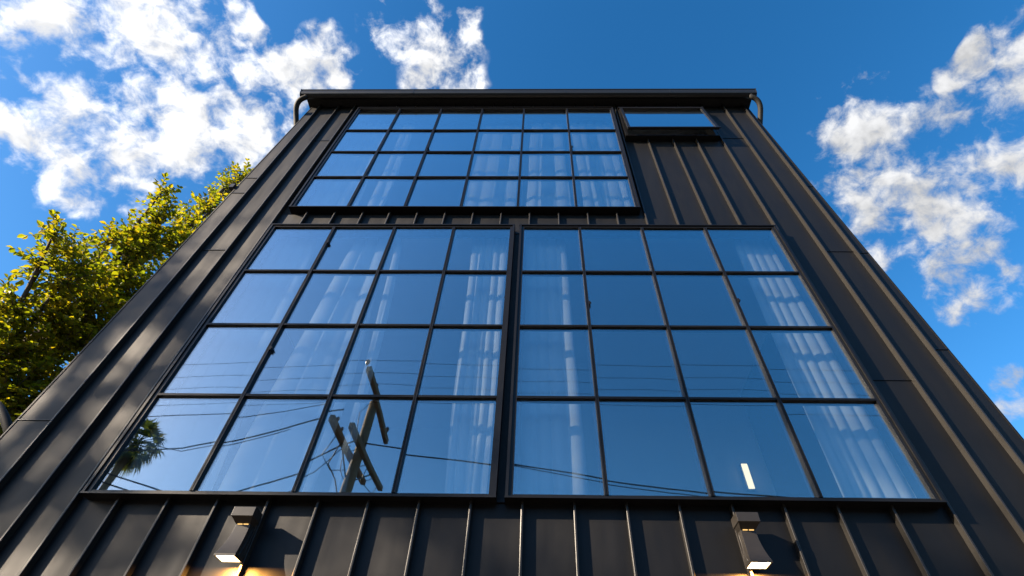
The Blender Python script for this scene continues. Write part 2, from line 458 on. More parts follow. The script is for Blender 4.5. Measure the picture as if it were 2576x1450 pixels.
# the band under the gutter
cs_ = [SL[2]] + TOP[:13]
for a, b in zip(cs_[:-1], cs_[1:]): column(a, b, 8.792, ZT)
for x in TOP[:12]: seam(x, 8.792, ZT)
cs_ = [MID[12]] + TOP[13:] + [SR[0]]
for a, b in zip(cs_[:-1], cs_[1:]): column(a, b, 8.745, ZT)
for x in TOP[13:]: seam(x, 8.745, ZT)
# slim strip between the two lower windows, its foot lapped over the sheet below
column(-0.258, -0.180, 2.985, 5.765, (5.72,))
part(MB().box(-0.258, -0.182, PY-0.012, PY+0.008, 2.962, 2.982), 'lap_flashing', M['clad'])

# ------------------------------------------------------------------ windows
YF, YG = 0.0, 0.026
def bar_v(mb, x, z0, z1, w=0.026):
    mb.box(x-w/2, x+w/2, YF+0.010, YG+0.026, z0, z1)
    mb.box(x-w/2+0.001, x-w/2+0.011, YF, YF+0.012, z0, z1)
    mb.box(x+w/2-0.011, x+w/2-0.001, YF, YF+0.012, z0, z1)
def bar_h(mb, x0, x1, z, w=0.019):
    mb.box(x0, x1, YF+0.013, YG+0.024, z-w/2, z+w/2)
    mb.box(x0, x1, YF+0.004, YF+0.014, z-w/2+0.001, z-w/2+0.009)
    mb.box(x0, x1, YF+0.004, YF+0.014, z+w/2-0.008, z+w/2-0.001)
def window(xl, zl, name, label, trim=0.022):
    win = empty('window', (xl[0], 0.0, zl[0]), bld); win.location = Vector((xl[0], 0, zl[0])) - BO
    win['label'] = label
    fw_ = 0.026
    X0, X1, Z0, Z1 = xl[0]-fw_, xl[-1]+fw_, zl[0]-0.013, zl[-1]+0.020
    ix0, ix1, iz0, iz1 = xl[0]+0.012, xl[-1]-0.012, zl[0]+0.009, zl[-1]-0.010
    def P(mb, nm, mt, **kw): return part(mb, nm, mt, win, **kw)
    # frame: four mitre-butted members, each with a raised outer lip
    P(MB().box(X0, ix0, YF+0.006, PY+0.06, Z0, Z1).box(X0-0.006, X0+0.012, YF-0.004, PY+0.04, Z0+0.001, Z1-0.001), 'jamb', M['frame'])
    P(MB().box(ix1, X1, YF+0.006, PY+0.06, Z0, Z1).box(X1-0.012, X1+0.006, YF-0.004, PY+0.04, Z0+0.001, Z1-0.001), 'jamb', M['frame'])
    P(MB().box(ix0, ix1, YF+0.007, PY+0.06, iz1, Z1).box(X0-0.010, X1+0.010, YF-0.006, PY+0.02, Z1-0.006, Z1+0.006), 'head', M['frame'])
    P(MB().box(ix0, ix1, YF+0.007, PY+0.06, Z0, iz0).box(X0-0.008, X1+0.008, YF-0.007, PY+0.02, Z0-0.004, Z0+0.006), 'sill', M['frame'])
    for x in xl[1:-1]:
        mb = MB(); bar_v(mb, x, iz0, iz1); P(mb, 'mullion', M['frame'])
    cols = [ix0] + [v for x in xl[1:-1] for v in (x-0.013, x+0.013)] + [ix1]
    for z in zl[1:-1]:
        for k in range(0, len(cols), 2):
            mb = MB(); bar_h(mb, cols[k], cols[k+1], z); P(mb, 'glazing_bar', M['frame'])
    rows = [iz0] + [v for z in zl[1:-1] for v in (z-0.0095, z+0.0095)] + [iz1]
    sp = MB()
    for i in range(0, len(cols), 2):
        for j in range(0, len(rows), 2):
            a, b, c, d = cols[i]-0.004, cols[i+1]+0.004, rows[j]-0.004, rows[j+1]+0.004
            cx, cz = (a+b)/2, (c+d)/2
            mb = MB(); mb.box(a-cx, b-cx, -0.003, 0.003, c-cz, d-cz)
            o = mb.build('pane', M['glass'])
            o.parent = win
            o.location = Vector((cx, YG, cz)) - parent_loc(win)
            o.rotation_euler = (R(random.uniform(-0.35, 0.35)), 0, R(random.uniform(-0.35, 0.35)))
            w = 0.020
            y0, y1 = YG+0.010, YG+0.024
            sp.box(a+0.002, a+w, y0, y1, c+0.002, d-0.002); sp.box(b-w, b-0.002, y0, y1, c+0.002, d-0.002)
            sp.box(a+w, b-w, y0, y1, c+0.002, c+w); sp.box(a+w, b-w, y0, y1, d-w, d-0.002)
    P(sp, 'glazing_spacer', M['gasket'])
    return win
CZ = 1.6
ZLOW = [2.963+0.008, 3.672, 4.359, 5.037, 5.735]
w1 = window([-2.682,-2.065,-1.453,-0.858,-0.281], ZLOW, 'window', 'lower left window, four by four panes, reflecting a utility pole')
w2 = window([-0.164,0.403,1.023,1.650,2.324], ZLOW, 'window', 'lower right window, four by four panes')
w3 = window([-2.635,-2.042,-1.435,-0.837,-0.231,0.391,1.029], [6.099,6.747,7.383,8.020,8.745], 'window', 'upper window, six panes wide')

for wdw, x, z in ((w1, -2.065, 4.10), (w1, -2.065, 5.46), (w2, 0.403, 4.62), (w2, 1.650, 4.66), (w3, -1.435, 7.48), (w3, 0.391, 7.50)):
    part(MB().box(x+0.012, x+0.024, -0.006, 0.016, z-0.018, z+0.018).box(x+0.016, x+0.032, -0.004, 0.008, z-0.005, z+0.005), 'latch', M['frame'], wdw)

# top-hung sash, a little open, beside the upper window
aw = empty('window', (0,0,0), bld); aw.location = Vector((1.15, 0, 8.72)) - BO
aw['label'] = 'narrow top-hung window standing ajar below the gutter'
a0, a1, b0, b1 = 1.150, 2.345, 7.850, 8.722
def PA(mb, nm, mt): return part(mb, nm, mt, aw)
PA(MB().box(a0-0.014, a0+0.022, 0.012, PY+0.07, b0, b1), 'jamb', M['frame'])
PA(MB().box(a1-0.022, a1+0.014, 0.012, PY+0.07, b0, b1), 'jamb', M['frame'])
PA(MB().box(a0-0.020, a1+0.020, -0.012, PY+0.07, b1, b1+0.026), 'head', M['frame'])
PA(MB().box(a0-0.020, a1+0.020, 0.004, PY+0.07, b0-0.015, b0), 'sill', M['frame'])
sash = empty('sash', (0,0,0), aw)
sash.location = (0.0, -0.004, -0.004)
sw, sh = a1 - a0 - 0.004, 0.868
def PS(mb, nm, mt):
    o = mb.build(nm, mt); o.parent = sash; return o
t_ = 0.036
fr = MB().box(0.002, t_, -0.018, 0.014, -sh, 0).box(sw-t_, sw, -0.018, 0.014, -sh, 0)
fr.box(t_, sw-t_, -0.017, 0.013, -t_, -0.001).box(t_, sw-t_, -0.017, 0.013, -sh+0.001, -sh+t_)
fr.box(-0.004, sw+0.012, -0.026, -0.008, -sh-0.010, -sh+0.012)
PS(fr, 'sash_frame', M['frame'])
PS(MB().box(t_-0.004, sw-t_+0.004, -0.004, 0.002, -sh+t_-0.004, -t_+0.004), 'pane', M['glass'])
PS(MB().box(0.06, 0.075, 0.015, 0.05, -sh+0.08, -sh+0.30).box(sw-0.075, sw-0.06, 0.015, 0.05, -sh+0.08, -sh+0.30), 'stay', M['frame'])
sash.rotation_euler = (R(-5.0), 0, 0)

# ------------------------------------------------------------------ eaves, gutter, roof, pipes
GX0, GX1 = -3.555, 3.165
GO = (-0.005, -0.02)
part(MB().box(-3.50, 3.14, -0.050, 0.5, ZT+0.003, ZT+0.028), 'soffit', M['soffit'])
prof = [(-0.045, 8.975), (-0.075, 8.962), (-0.105, 8.966), (-0.130, 8.985), (-0.142, 9.012), (-0.146, 9.045), (-0.150, 9.058), (-0.158, 9.062), (-0.158, 9.075), (-0.142, 9.075), (-0.134, 9.058), (-0.130, 9.015), (-0.118, 8.998), (-0.10, 8.985), (-0.075, 8.980), (-0.052, 8.990), (-0.050, 9.07), (-0.042, 9.07)]
prof = [(a+GO[0], b+GO[1]) for a, b in prof]
part(MB().prism_x(prof, GX0, GX1), 'gutter', M['gutter'])
for x in (-1.9, 0.35, 1.9):
    part(MB().prism_x([(a-0.0025 if a < -0.1 else a, b-0.0025) for a, b in prof[:7]] + [(a+0.002, b+0.002) for a, b in reversed(prof[:7])], x, x+0.03), 'gutter_joint', M['gutter'])
for x, s in ((GX0, -1), (GX1, 1)):
    pf = [(-0.043, 8.972), (-0.076, 8.959), (-0.107, 8.963), (-0.133, 8.983), (-0.146, 9.012), (-0.152, 9.05), (-0.162, 9.06), (-0.162, 9.08), (-0.043, 9.08)]
    part(MB().prism_x([(a+GO[0], b+GO[1]) for a, b in pf], x, x+0.006*s), 'gutter_end', M['gutter'])
part(MB().prism_x([(-0.045, ZT+0.03), (8.1, ZT+0.03), (4.0, 11.8), (-0.045, 9.06)], -3.50, 3.14), 'roof', M['gutter'])
def arc_pts(p0, p1, p2, n=10):
    p0, p1, p2 = map(Vector, (p0, p1, p2))
    return [p0*(1-t)**2 + p1*2*t*(1-t) + p2*t*t for t in [i/n for i in range(n+1)]]
def downpipe(s, x):
    pts = [Vector((x-s*0.045, -0.088, 8.96))] + arc_pts((x-s*0.045, -0.085, 8.935), (x+s*0.085, -0.07, 8.89), (x+s*0.075, 0.05, 8.76))
    pts += arc_pts((x+s*0.075, 0.05, 8.76), (x+s*0.07, 0.13, 8.68), (x+s*0.04, 0.20, 8.55))[1:] + [Vector((x+s*0.04, 0.22, 8.3)), Vector((x+s*0.10, 0.22, 0.3))]
    return part(MB().tube(pts, 0.037, 14), 'downpipe', M['soffit'], smooth=True)
downpipe(-1, GX0+0.03); downpipe(1, GX1-0.03)
# outlet bend at the left corner, low down, and two pipe straps
part(MB().tube(arc_pts((-3.90, 0.12, 3.66), (-3.76, 0.10, 3.58), (-3.62, 0.15, 3.42), 8), 0.028, 12), 'pipe_bend', M['soffit'], smooth=True)
part(MB().box(-3.585, -3.535, 0.06, 0.16, 6.60, 6.67), 'pipe_strap', M['gutter'])

# ------------------------------------------------------------------ curtains (hang inside, things of their own)
def curtain(name, label, top, bot, z1, z0, folds, amp=0.05, y=0.215, seed=0, hook=0.07, group='white curtains behind the glass', sway=0.0):
    rnd = random.Random(seed)
    nu, nv = folds*12, 40
    ph = [rnd.uniform(-0.25, 0.25) for _ in range(folds+2)]
    am = [rnd.uniform(0.6, 1.25) for _ in range(folds+2)]
    mb = MB()
    for j in range(nv+1):
        v = j/nv                                  # 0 top
        for i in range(nu+1):
            q = i/nu
            ft = q*folds
            k = int(ft); fr_ = ft-k
            a = am[min(k, folds)]*(1-fr_) + am[min(k+1, folds+1)]*fr_
            p = ph[min(k, folds)]*(1-fr_) + ph[min(k+1, folds+1)]*fr_
            wob = mnoise.noise(Vector((q*3+seed*7.1, v*2.2, seed*1.3)))
            h = abs(math.sin(math.pi*(ft + p*v*0.8) + wob*0.9*v))**0.75
            xa = top[0] + (top[1]-top[0])*q
            xb = bot[0] + (bot[1]-bot[0])*q
            x = xa + (xb-xa)*(v**0.8) + wob*0.05*v + sway*math.sin(v*5.0)*0.02
            amp_ = 0.7*amp*a*(0.8+0.5*v)
            z = z1 - (z1-z0)*v - (hook*a*(1-h)**1.3)*(1-v)**8
            mb.v.append((x, y - h*amp_ + wob*0.035*v, z))
    for j in range(nv):
        for i in range(nu):
            a = j*(nu+1)+i
            mb.f.append((a, a+1, a+nu+2, a+nu+1))
    o = mb.build(name, M['cloth'], smooth=True, fixn=False)
    sd = o.modifiers.new('thickness', 'SOLIDIFY'); sd.thickness = 0.003
    return tag(o, label, 'curtain', group)
curtain('curtain', 'white curtain at the left edge of the lower left window', (-2.74, -2.32), (-2.76, -2.08), 5.86, 2.85, 4, 0.035, seed=1)
curtain('curtain', 'narrow white curtain hanging across the second pane column of the lower left window', (-1.92, -1.56), (-2.02, -1.40), 5.86, 2.85, 3, 0.045, seed=2, hook=0.16)
curtain('curtain', 'thin hanging curtain edge in the third pane column of the lower left window', (-1.50, -1.44), (-1.30, -1.22), 5.86, 2.85, 1, 0.03, seed=12, hook=0.05)
curtain('curtain', 'pleated white curtain at the right edge of the lower left window', (-0.70, -0.33), (-0.60, -0.30), 5.86, 2.85, 5, 0.028, seed=3, hook=0.09)
curtain('curtain', 'white curtain at the left edge of the lower right window', (-0.14, 0.27), (-0.13, 0.31), 5.86, 2.85, 4, 0.035, seed=4, hook=0.15)
curtain('curtain', 'wide pleated white curtain at the right edge of the lower right window', (2.00, 2.48), (1.90, 2.46), 5.86, 2.85, 6, 0.024, seed=5, hook=0.08)
curtain('curtain', 'white curtain at the left edge of the upper window', (-2.76, -2.16), (-2.78, -2.08), 8.70, 6.06, 6, 0.028, seed=6)
curtain('curtain', 'thin white curtain edge in the second pane column of the upper window', (-2.00, -1.84), (-1.97, -1.74), 8.70, 6.06, 2, 0.03, seed=7)
curtain('curtain', 'faint flat curtain filling the fourth pane column of the upper window', (-0.80, -0.24), (-0.84, -0.26), 8.66, 6.06, 4, 0.014, seed=14, y=0.23)
curtain('curtain', 'pale curtain in the fifth pane column of the upper window', (-0.12, 0.33), (-0.18, 0.36), 8.70, 6.06, 3, 0.028, seed=8)
curtain('curtain', 'bright pleated curtain at the right edge of the upper window', (0.44, 1.05), (0.52, 1.055), 8.72, 6.06, 5, 0.026, seed=9)
# curtain tracks under the ceilings
for a, b, z, n_ in ((-2.75, -0.29, 5.875, 'lower left'), (-0.15, 2.50, 5.875, 'lower right'), (-2.75, 1.07, 8.735, 'upper')):
    rl = MB().box(a, b, 0.185, 0.245, z, z+0.022).build('curtain_track', M['gasket'])
    tag(rl, 'slim grey curtain track inside the head of the %s window' % n_, 'curtain track')

# lit vertical wall light deep inside the lower right room
sroot = empty('strip_light', (2.595, 3.058, 4.69))
tag(sroot, 'lit upright strip light on the back wall inside the lower right room', 'light')
MB().box(-0.045, 0.045, -0.045, -0.001, -0.17, 0.17).build('housing', M['gasket'], sroot)
MB().box(-0.036, 0.036, -0.062, -0.046, -0.16, 0.16).build('diffuser', M['tube'], sroot)

# ------------------------------------------------------------------ wall lamps
def wall_lamp(cx, label):
    root = empty('wall_lamp', (cx, PY-SH-0.004, 2.60))
    tag(root, label, 'wall lamp', 'wall lamps below the windows')
    yb = 0.0
    def P(mb, nm, mt, **kw):
        return mb.build(nm, mt, root, **kw)
    P(MB().box(-0.052, 0.052, -0.012, 0.0, 0.0, 0.235), 'back_plate', M['lamp'], bevel=0.002)
    # flared body: narrow at the neck, sweeping out forwards and sideways to the lens
    n = 14; body = MB()
    for i in range(n+1):
        t = i/n; k = (1-t)**2.1
        hw = 0.041 + 0.016*k; fy = -0.060 - 0.051*k; z = 0.006 + 0.178*t
        body.v += [(-hw, fy, z), (hw, fy, z), (hw, -0.012, z), (-hw, -0.012, z)]
    for i in range(n):
        for q in range(4):
            body.f.append((4*i+q, 4*i+(q+1) % 4, 4*i+4+(q+1) % 4, 4*i+4+q))
    body.f += [(3,2,1,0), (4*n,4*n+1,4*n+2,4*n+3)]
    P(body, 'body', M['lamp'], bevel=0.0015)
    for sx in (-1, 1):      # raised arched rib on each cheek
        pts = [(sx*(0.0425+0.013*(1-t)**2.1), -0.020-0.055*(1-t)**2.1, 0.012+0.168*t) for t in [q/8 for q in range(9)]]
        P(MB().tube(pts, 0.0035, 6), 'side_rib', M['lamp'], smooth=True)
    P(MB().box(-0.030, -0.004, -0.0660, -0.0605, 0.176, 0.179), 'vent_slot', M['slot'])
    P(MB().box(0.004, 0.030, -0.0660, -0.0605, 0.176, 0.179), 'vent_slot', M['slot'])
    P(MB().hexa([(-0.042,-0.064,0.180),(0.042,-0.064,0.180),(0.042,-0.012,0.180),(-0.042,-0.012,0.180),(-0.058,-0.108,0.203),(0.058,-0.108,0.203),(0.058,-0.012,0.203),(-0.058,-0.012,0.203)]), 'neck', M['lamp'])
    P(MB().box(-0.062, 0.062, -0.113, -0.012, 0.203, 0.254), 'cap', M['lamp'], bevel=0.002)
    P(MB().box(-0.050, 0.050, -0.104, -0.016, -0.001, 0.0055), 'lens', M['lens'])
    rim = MB().box(-0.057, -0.0505, -0.111, -0.012, -0.004, 0.0058).box(0.0505, 0.057, -0.111, -0.012, -0.004, 0.0058)
    rim.box(-0.0505, 0.0505, -0.111, -0.1045, -0.004, 0.0058).box(-0.0505, 0.0505, -0.0155, -0.012, -0.004, 0.0058)
    P(rim, 'rim', M['lamp'])
    ld = bpy.data.lights.new('lamp_glow', 'AREA'); ld.shape = 'RECTANGLE'; ld.size = 0.09; ld.size_y = 0.08
    ld.energy = 15.0; ld.color = (1.0, 0.44, 0.09)
    lo = bpy.data.objects.new('lamp_glow', ld); C.objects.link(lo); lo.parent = root; lo.location = (0, -0.058, -0.006)
    return root
wall_lamp(-1.652, 'lit bronze wall lamp below the lower left window')
wall_lamp(1.158, 'lit bronze wall lamp below the lower right window')

# ------------------------------------------------------------------ broadleaf tree beside the building
CL = [(-6.45,0.96,6.91,0.22),(-6.55,1.22,6.70,0.28),(-6.31,1.42,6.64,0.40),(-6.64,1.53,6.13,0.34),(-6.65,1.51,5.89,0.36),(-6.57,1.76,5.53,0.40),(-6.57,1.78,6.32,0.46),(-6.31,1.95,6.57,0.46),(-6.42,2.10,5.37,0.46),(-6.41,2.18,5.96,0.46),(-6.52,1.87,7.17,0.30),(-6.58,1.64,7.65,0.24),(-6.41,1.85,7.73,0.36),(-6.34,2.03,7.17,0.42),(-6.27,1.41,8.66,0.20),(-6.25,1.68,8.42,0.32),(-6.33,1.96,8.03,0.42),(-6.16,2.06,8.35,0.36),(-6.28,2.23,9.00,0.32),(-6.31,2.37,9.68,0.32),(-6.41,2.36,10.48,0.28),(-6.26,2.34,10.77,0.30),(-6.63,2.37,9.94,0.20),(-6.22,2.40,5.11,0.46),(-6.41,2.19,5.02,0.46),(-6.36,2.44,4.80,0.40),(-6.20,2.58,5.48,0.42),(-6.25,2.29,6.28,0.46),(-6.24,2.32,7.05,0.42),(-6.38,2.72,8.29,0.40),(-6.40,2.89,9.48,0.40)]
front = [(-7.5,2.0,7.8,.4),(-7.2,2.4,8.7,.4),(-7.6,2.6,6.4,.55),(-7.3,3.2,7.3,.5),(-6.7,3.4,6.2,.5),(-6.9,3.2,8.4,.45),(-7.8,1.7,5.6,.5),(-7.4,3.3,5.2,.5),(-7.1,0.6,5.2,.45),(-6.9,1.0,4.7,.45)]
TB = Vector((-7.05, 1.75, 0))
def leaf_geo(mb, p, d, nrm_, ln):
    d = d.normalized(); s_ = d.cross(nrm_)
    if s_.length < 1e-3: s_ = d.orthogonal()
    s_.normalize(); n_ = s_.cross(d)
    w = ln*0.36; b = len(mb.v)
    for a, c, h in ((0,0,0),(0.30,0.82,0.10),(0.62,0.95,0.12),(0.88,0.5,0.03),(1.04,0,-0.10),(0.88,-0.5,0.03),(0.62,-0.95,0.12),(0.30,-0.82,0.10),(0.5,0,-0.04)):
        mb.v.append(tuple(p + d*(ln*a) + s_*(w*c) + n_*(ln*h)))
    mb.f += [(b,b+1,b+2,b+8),(b+2,b+3,b+4,b+8),(b+4,b+5,b+6,b+8),(b+6,b+7,b,b+8)]
TRUNK0 = [Vector((0,0,0)), Vector((0.05,0.02,1.2)), Vector((0.02,0.08,2.4)), Vector((0.12,0.12,3.6)), Vector((0.22,0.2,5.0)), Vector((0.35,0.35,6.6)), Vector((0.5,0.5,8.2)), Vector((0.65,0.58,9.8)), Vector((0.75,0.6,10.6))]
def make_tree(TB, clusters, label, nfine, seed, leafsize=0.082, single=300, group=None, hs_=1.0):
    rnd = random.Random(seed)
    tree = empty('broadleaf_tree', TB)
    tag(tree, label, 'tree', group)
    tw = MB(); leaves = []
    TRUNK = [p*hs_ for p in TRUNK0]
    MB().tube(TRUNK, [0.19,0.165,0.15,0.135,0.115,0.09,0.06,0.03,0.012], 12).build('trunk', M['bark'], tree, smooth=True)
    def trunk_at(z):
        for a, b in zip(TRUNK[:-1], TRUNK[1:]):
            if a.z <= z <= b.z: return a.lerp(b, (z-a.z)/(b.z-a.z))
        return TRUNK[-1].copy()
    def add_leaf(p, d, size):
        d = (d + Vector((rnd.gauss(0,.25), rnd.gauss(0,.25), rnd.gauss(-0.25,.2)))).normalized()
        nn = Vector((rnd.gauss(0,.45), rnd.gauss(0,.45), 1.0)).normalized()
        leaves.append((p, d, nn, size*rnd.uniform(0.75, 1.2)))
    for ci, (x, y, z, r_) in enumerate(clusters):
        c = Vector((x, y, z)) - TB
        z0 = max(1.8, c.z - 1.1 - 0.55*(c.xy - trunk_at(c.z).xy).length)
        base = trunk_at(min(z0, 10.0*hs_))
        mid = base.lerp(c, 0.55) + Vector((rnd.uniform(-.1,.1), rnd.uniform(-.1,.1), 0.12))
        MB().tube([base, mid, c, c + Vector((rnd.uniform(-.05,.05), rnd.uniform(-.05,.05), r_*0.9))], [0.045, 0.026, 0.012, 0.003], 6).build('limb', M['bark'], tree, smooth=True)
        nt = int((nfine if ci < len(CL) else 16) * (r_/0.4)**2 * (1.0 if single else 0.45)) + 4
        for k in range(nt):
            th = rnd.uniform(0, 2*math.pi); u_ = rnd.uniform(-0.75, 1.0)
            dr = Vector((math.cos(th)*math.sqrt(1-u_*u_)*0.95, math.sin(th)*math.sqrt(1-u_*u_)*0.95, u_*1.05 + 0.25))
            st = c + Vector((rnd.uniform(-.25,.25), rnd.uniform(-.25,.25), rnd.uniform(-.6,.35)))*r_
            ln = r_*rnd.uniform(0.75, 1.35)
            en = st + dr.normalized()*ln
            md = st.lerp(en, 0.5) + Vector((0,0,0.03))
            tw.tube([st, md, en], [0.006, 0.004, 0.0015], 4, cap=False)
            nl = max(4, int(ln/(leafsize*0.52)))
            for q in range(nl):
                f_ = (q+0.6)/nl
                p = (st.lerp(md, f_*2) if f_ < .5 else md.lerp(en, f_*2-1))
                sd_ = dr.cross(Vector((0,0,1)))
                if sd_.length < .1: sd_ = Vector((1,0,0))
                sd_.normalize()
                add_leaf(p, sd_*(1 if q % 2 else -1) + dr*0.7, leafsize)
            add_leaf(en, dr, leafsize)
    tw.build('twigs', M['bark'], tree, kind='stuff', fixn=False)
    if single:      # the leaves that show largest are objects of their own
        camw = Vector((0,-2.85,1.6)) - TB
        def showing(l):
            v = l[0] - camw; dp = v.dot(fw)
            u1, v1 = v.dot(rt)/dp, v.dot(up)/dp
            ok = dp > 0 and -1.06 < u1 < -0.5 and -0.35 < v1 < 0.3
            return (0 if ok else 1, dp)
        leaves.sort(key=showing)
        proto = []
        for k in range(4):
            mb = MB(); leaf_geo(mb, Vector((0,0,0)), Vector((1,0,0.02*k)), Vector((0.1*k-.15,0.1,1)), 1.0)
            me = bpy.data.meshes.new('leaf'); me.from_pydata(mb.v, [], mb.f); me.materials.append(M['leaf']); proto.append(me)
        for i, (p, d, nn, ln) in enumerate(leaves[:single]):
            o = bpy.data.objects.new('leaf', proto[i % 4]); C.objects.link(o); o.parent = tree
            s_ = nn.cross(d).normalized(); n2 = d.cross(s_)
            mm = Matrix((d, s_, n2)).transposed().to_4x4()
            o.matrix_local = Matrix.Translation(p) @ mm @ Matrix.Scale(ln, 4)
    crown = MB()
    for p, d, nn, ln in leaves[single:]: leaf_geo(crown, p, d, nn, ln)
    crown.build('crown', M['leaf'], tree, kind='stuff', fixn=False)
    return tree
make_tree(TB, CL + front, 'yellow green broadleaf tree beside the left corner of the building', 40, 11, 0.080)
# a second tree further up the street, whose crown dapples the left of the facade
r2 = random.Random(3)
far = [(-18.2 + r2.gauss(0,1.0), -7.7 + r2.gauss(0,.7), r2.uniform(8.6, 12.4), r2.uniform(.45,.7)) for _ in range(18)]
make_tree(Vector((-18.3,-7.8,0)), far, 'tall street tree left of the picture whose shade dapples the facade', 12, 23, 0.11, 0, hs_=1.2)
# unseen two-storey houses, added behind the viewer to block the low sky
def unseen_house(cx, w, h, dp, col, colname, roofname, rcol):
    root = empty('unseen_house', (cx, -15.0, 0))
    tag(root, 'unseen two-storey %s dwelling with %s roof, added across the street to block low sky' % (colname, roofname), 'unseen_house', 'unseen houses added to block low sky')
    wm = principled('render_'+colname.replace(' ', '_'), col, 0.9, 0.2, var=0.12, var_scale=1.2)
    rm = principled('roof_'+roofname.replace(' ', '_'), rcol, 0.85, 0.2, var=0.25, var_scale=3)
    MB().box(-w/2, w/2, -dp, 0, 0, h).build('wall', wm, root)
    rf = MB(); o_ = 0.4
    rf.v = [(-w/2-o_, o_, h), (w/2+o_, o_, h), (w/2+o_, -dp-o_, h), (-w/2-o_, -dp-o_, h), (-w/2+1.2, -dp/2, h+1.5), (w/2-1.2, -dp/2, h+1.5)]
    rf.f = [(0,1,5,4), (1,2,5), (2,3,4,5), (3,0,4), (0,3,2,1)]
    rf.build('roof', rm, root)
    for z in (1.0, 3.7):
        for k in (-0.32, 0.0, 0.32):
            if z < 2 and k == 0.0:
                MB().box(-0.5, 0.5, 0.005, 0.06, 0.0, 2.1).build('door', M['wood'], root); continue
            wn_ = MB().box(k*w-0.6, k*w+0.6, 0.003, 0.05, z, z+1.3).build('window', M['ceramic'], root)
            MB().box(k*w-0.54, k*w+0.54, 0.052, 0.062, z+0.06, z+1.24).build('pane', M['frame'], wn_)
for a_ in ((-25.5, 9.5, 5.6, 8, (0.30,0.26,0.20), 'sand coloured', 'brown shingle', (0.08,0.06,0.05)), (-14.5, 9.0, 5.4, 8, (0.20,0.22,0.24), 'slate blue', 'dark grey', (0.05,0.05,0.055)),
           (-4.0, 9.0, 5.6, 8, (0.26,0.24,0.22), 'stone grey', 'black', (0.03,0.03,0.03)), (6.5, 9.0, 5.4, 8, (0.24,0.16,0.12), 'terracotta', 'red tile', (0.16,0.06,0.04)),
           (17.0, 9.0, 5.6, 8, (0.22,0.24,0.18), 'sage green', 'mid grey', (0.10,0.10,0.10)), (28.0, 9.5, 5.4, 8, (0.30,0.28,0.22), 'cream', 'rust', (0.13,0.07,0.045))):
    unseen_house(*a_)


# ------------------------------------------------------------------ across the street: pole, wires, palm (seen mirrored in the glass)
PX, PYY = -3.83, -6.94
pole = empty('utility_pole', (PX, PYY, 0))
tag(pole, 'wooden utility pole with three crossarms, mirrored in the lower left window', 'utility pole')
MB().tube([(0,0,0), (0.01,0,3), (0,0,6), (0.03,0,8.46)], [0.15,0.135,0.118,0.100], 16).build('post', M['wood'], pole, smooth=True)
def arm(mb, x, y0, y1, z, sx=0.0, w=0.052, h=0.062):
    mb.hexa([(x-w+sx*(y0),y0,z-h),(x+w+sx*y0,y0,z-h),(x+w+sx*y1,y1,z-h),(x-w+sx*y1,y1,z-h),(x-w+sx*y0,y0,z+h),(x+w+sx*y0,y0,z+h),(x+w+sx*y1,y1,z+h),(x-w+sx*y1,y1,z+h)])
    return mb
arm(MB(), 0.145, -1.42, 1.56, 8.34, 0.03).build('crossarm', M['wood'], pole, bevel=0.012)
arm(MB(), -0.165, -1.28, 1.42, 7.15, -0.02).build('crossarm', M['wood'], pole, bevel=0.012)
arm(MB(), 0.165, -1.55, 1.16, 7.15, -0.02).build('crossarm', M['wood'], pole, bevel=0.012)
for y in (1.60, 1.17, 0.73, 0.18, -1.1):
    MB().tube([(0.145,y,8.40),(0.145,y,8.46),(0.145,y,8.50),(0.145,y,8.54)], [0.02,0.045,0.05,0.02], 10).build('insulator', M['ceramic'], pole, smooth=True)
for y in (1.2, 0.85, -0.7, -1.2):
    MB().tube([(-0.16,y,7.21),(-0.16,y,7.26),(-0.16,y,7.30)], [0.02,0.04,0.02], 10).build('insulator', M['ceramic'], pole, smooth=True)
MB().tube([(0.02,0.2,8.3),(-0.12,0.3,8.0),(-0.10,0.15,7.5)], 0.008, 6).build('jumper_wire', M['cable'], pole, smooth=True)
MB().tube([(-0.2,0.6,7.1),(-0.35,0.5,6.7),(-0.22,0.2,6.5),(-0.11,0.05,6.2)], 0.012, 6).build('jumper_wire', M['cable'], pole, smooth=True)
MB().tube([(-0.2,0.9,7.1),(-0.5,0.6,6.85),(-0.3,0.4,6.6),(-0.1,0.12,6.75)], 0.009, 6).build('jumper_wire', M['cable'], pole, smooth=True)
MB().tube([(0.16,-0.4,7.1),(0.05,-0.5,6.8),(0.2,-1.0,6.75),(0.18,-1.3,7.08)], 0.009, 6).build('jumper_wire', M['cable'], pole, smooth=True)
for k, (pa, pb_, pc_) in enumerate((((-0.18,0.3,7.1),(-0.30,0.1,6.75),(-0.12,-0.1,6.6)), ((0.16,0.5,7.08),(0.02,0.45,6.9),(-0.16,0.6,7.08)), ((0.17,0.1,7.22),(0.0,0.2,7.5),(0.05,0.0,7.75)), ((0.16,-0.9,7.08),(0.0,-0.8,6.85),(-0.15,-0.6,7.08)), ((0.12,0.0,6.9),(0.3,-0.1,7.0),(0.17,-0.35,7.1)))):
    q = [Vector(pa)*(1-t)**2 + Vector(pb_)*2*t*(1-t) + Vector(pc_)*t*t for t in [n_/8 for n_ in range(9)]]
    MB().tube(q, 0.008, 6).build('jumper_wire', M['cable'], pole, smooth=True)
for sx, y in ((-1, 0.65), (1, -0.75)):
    MB().tube([(0.165*sx, y, 7.10), (0.06*sx, 0.0, 6.55)], 0.016, 6).build('brace', M['frame'], pole)
def sag(p0, p1, s, n=28):
    p0, p1 = Vector(p0), Vector(p1)
    return [p0.lerp(p1, i/n) - Vector((0,0,4*s*(i/n)*(1-i/n))) for i in range(n+1)]
def wire(pts, r_, label, name='overhead_wire', group='overhead wires at the utility pole'):
    o = MB().tube(pts, r_, 6).build(name, M['cable'], smooth=True)
    tag(o, label, 'wire', group); return o
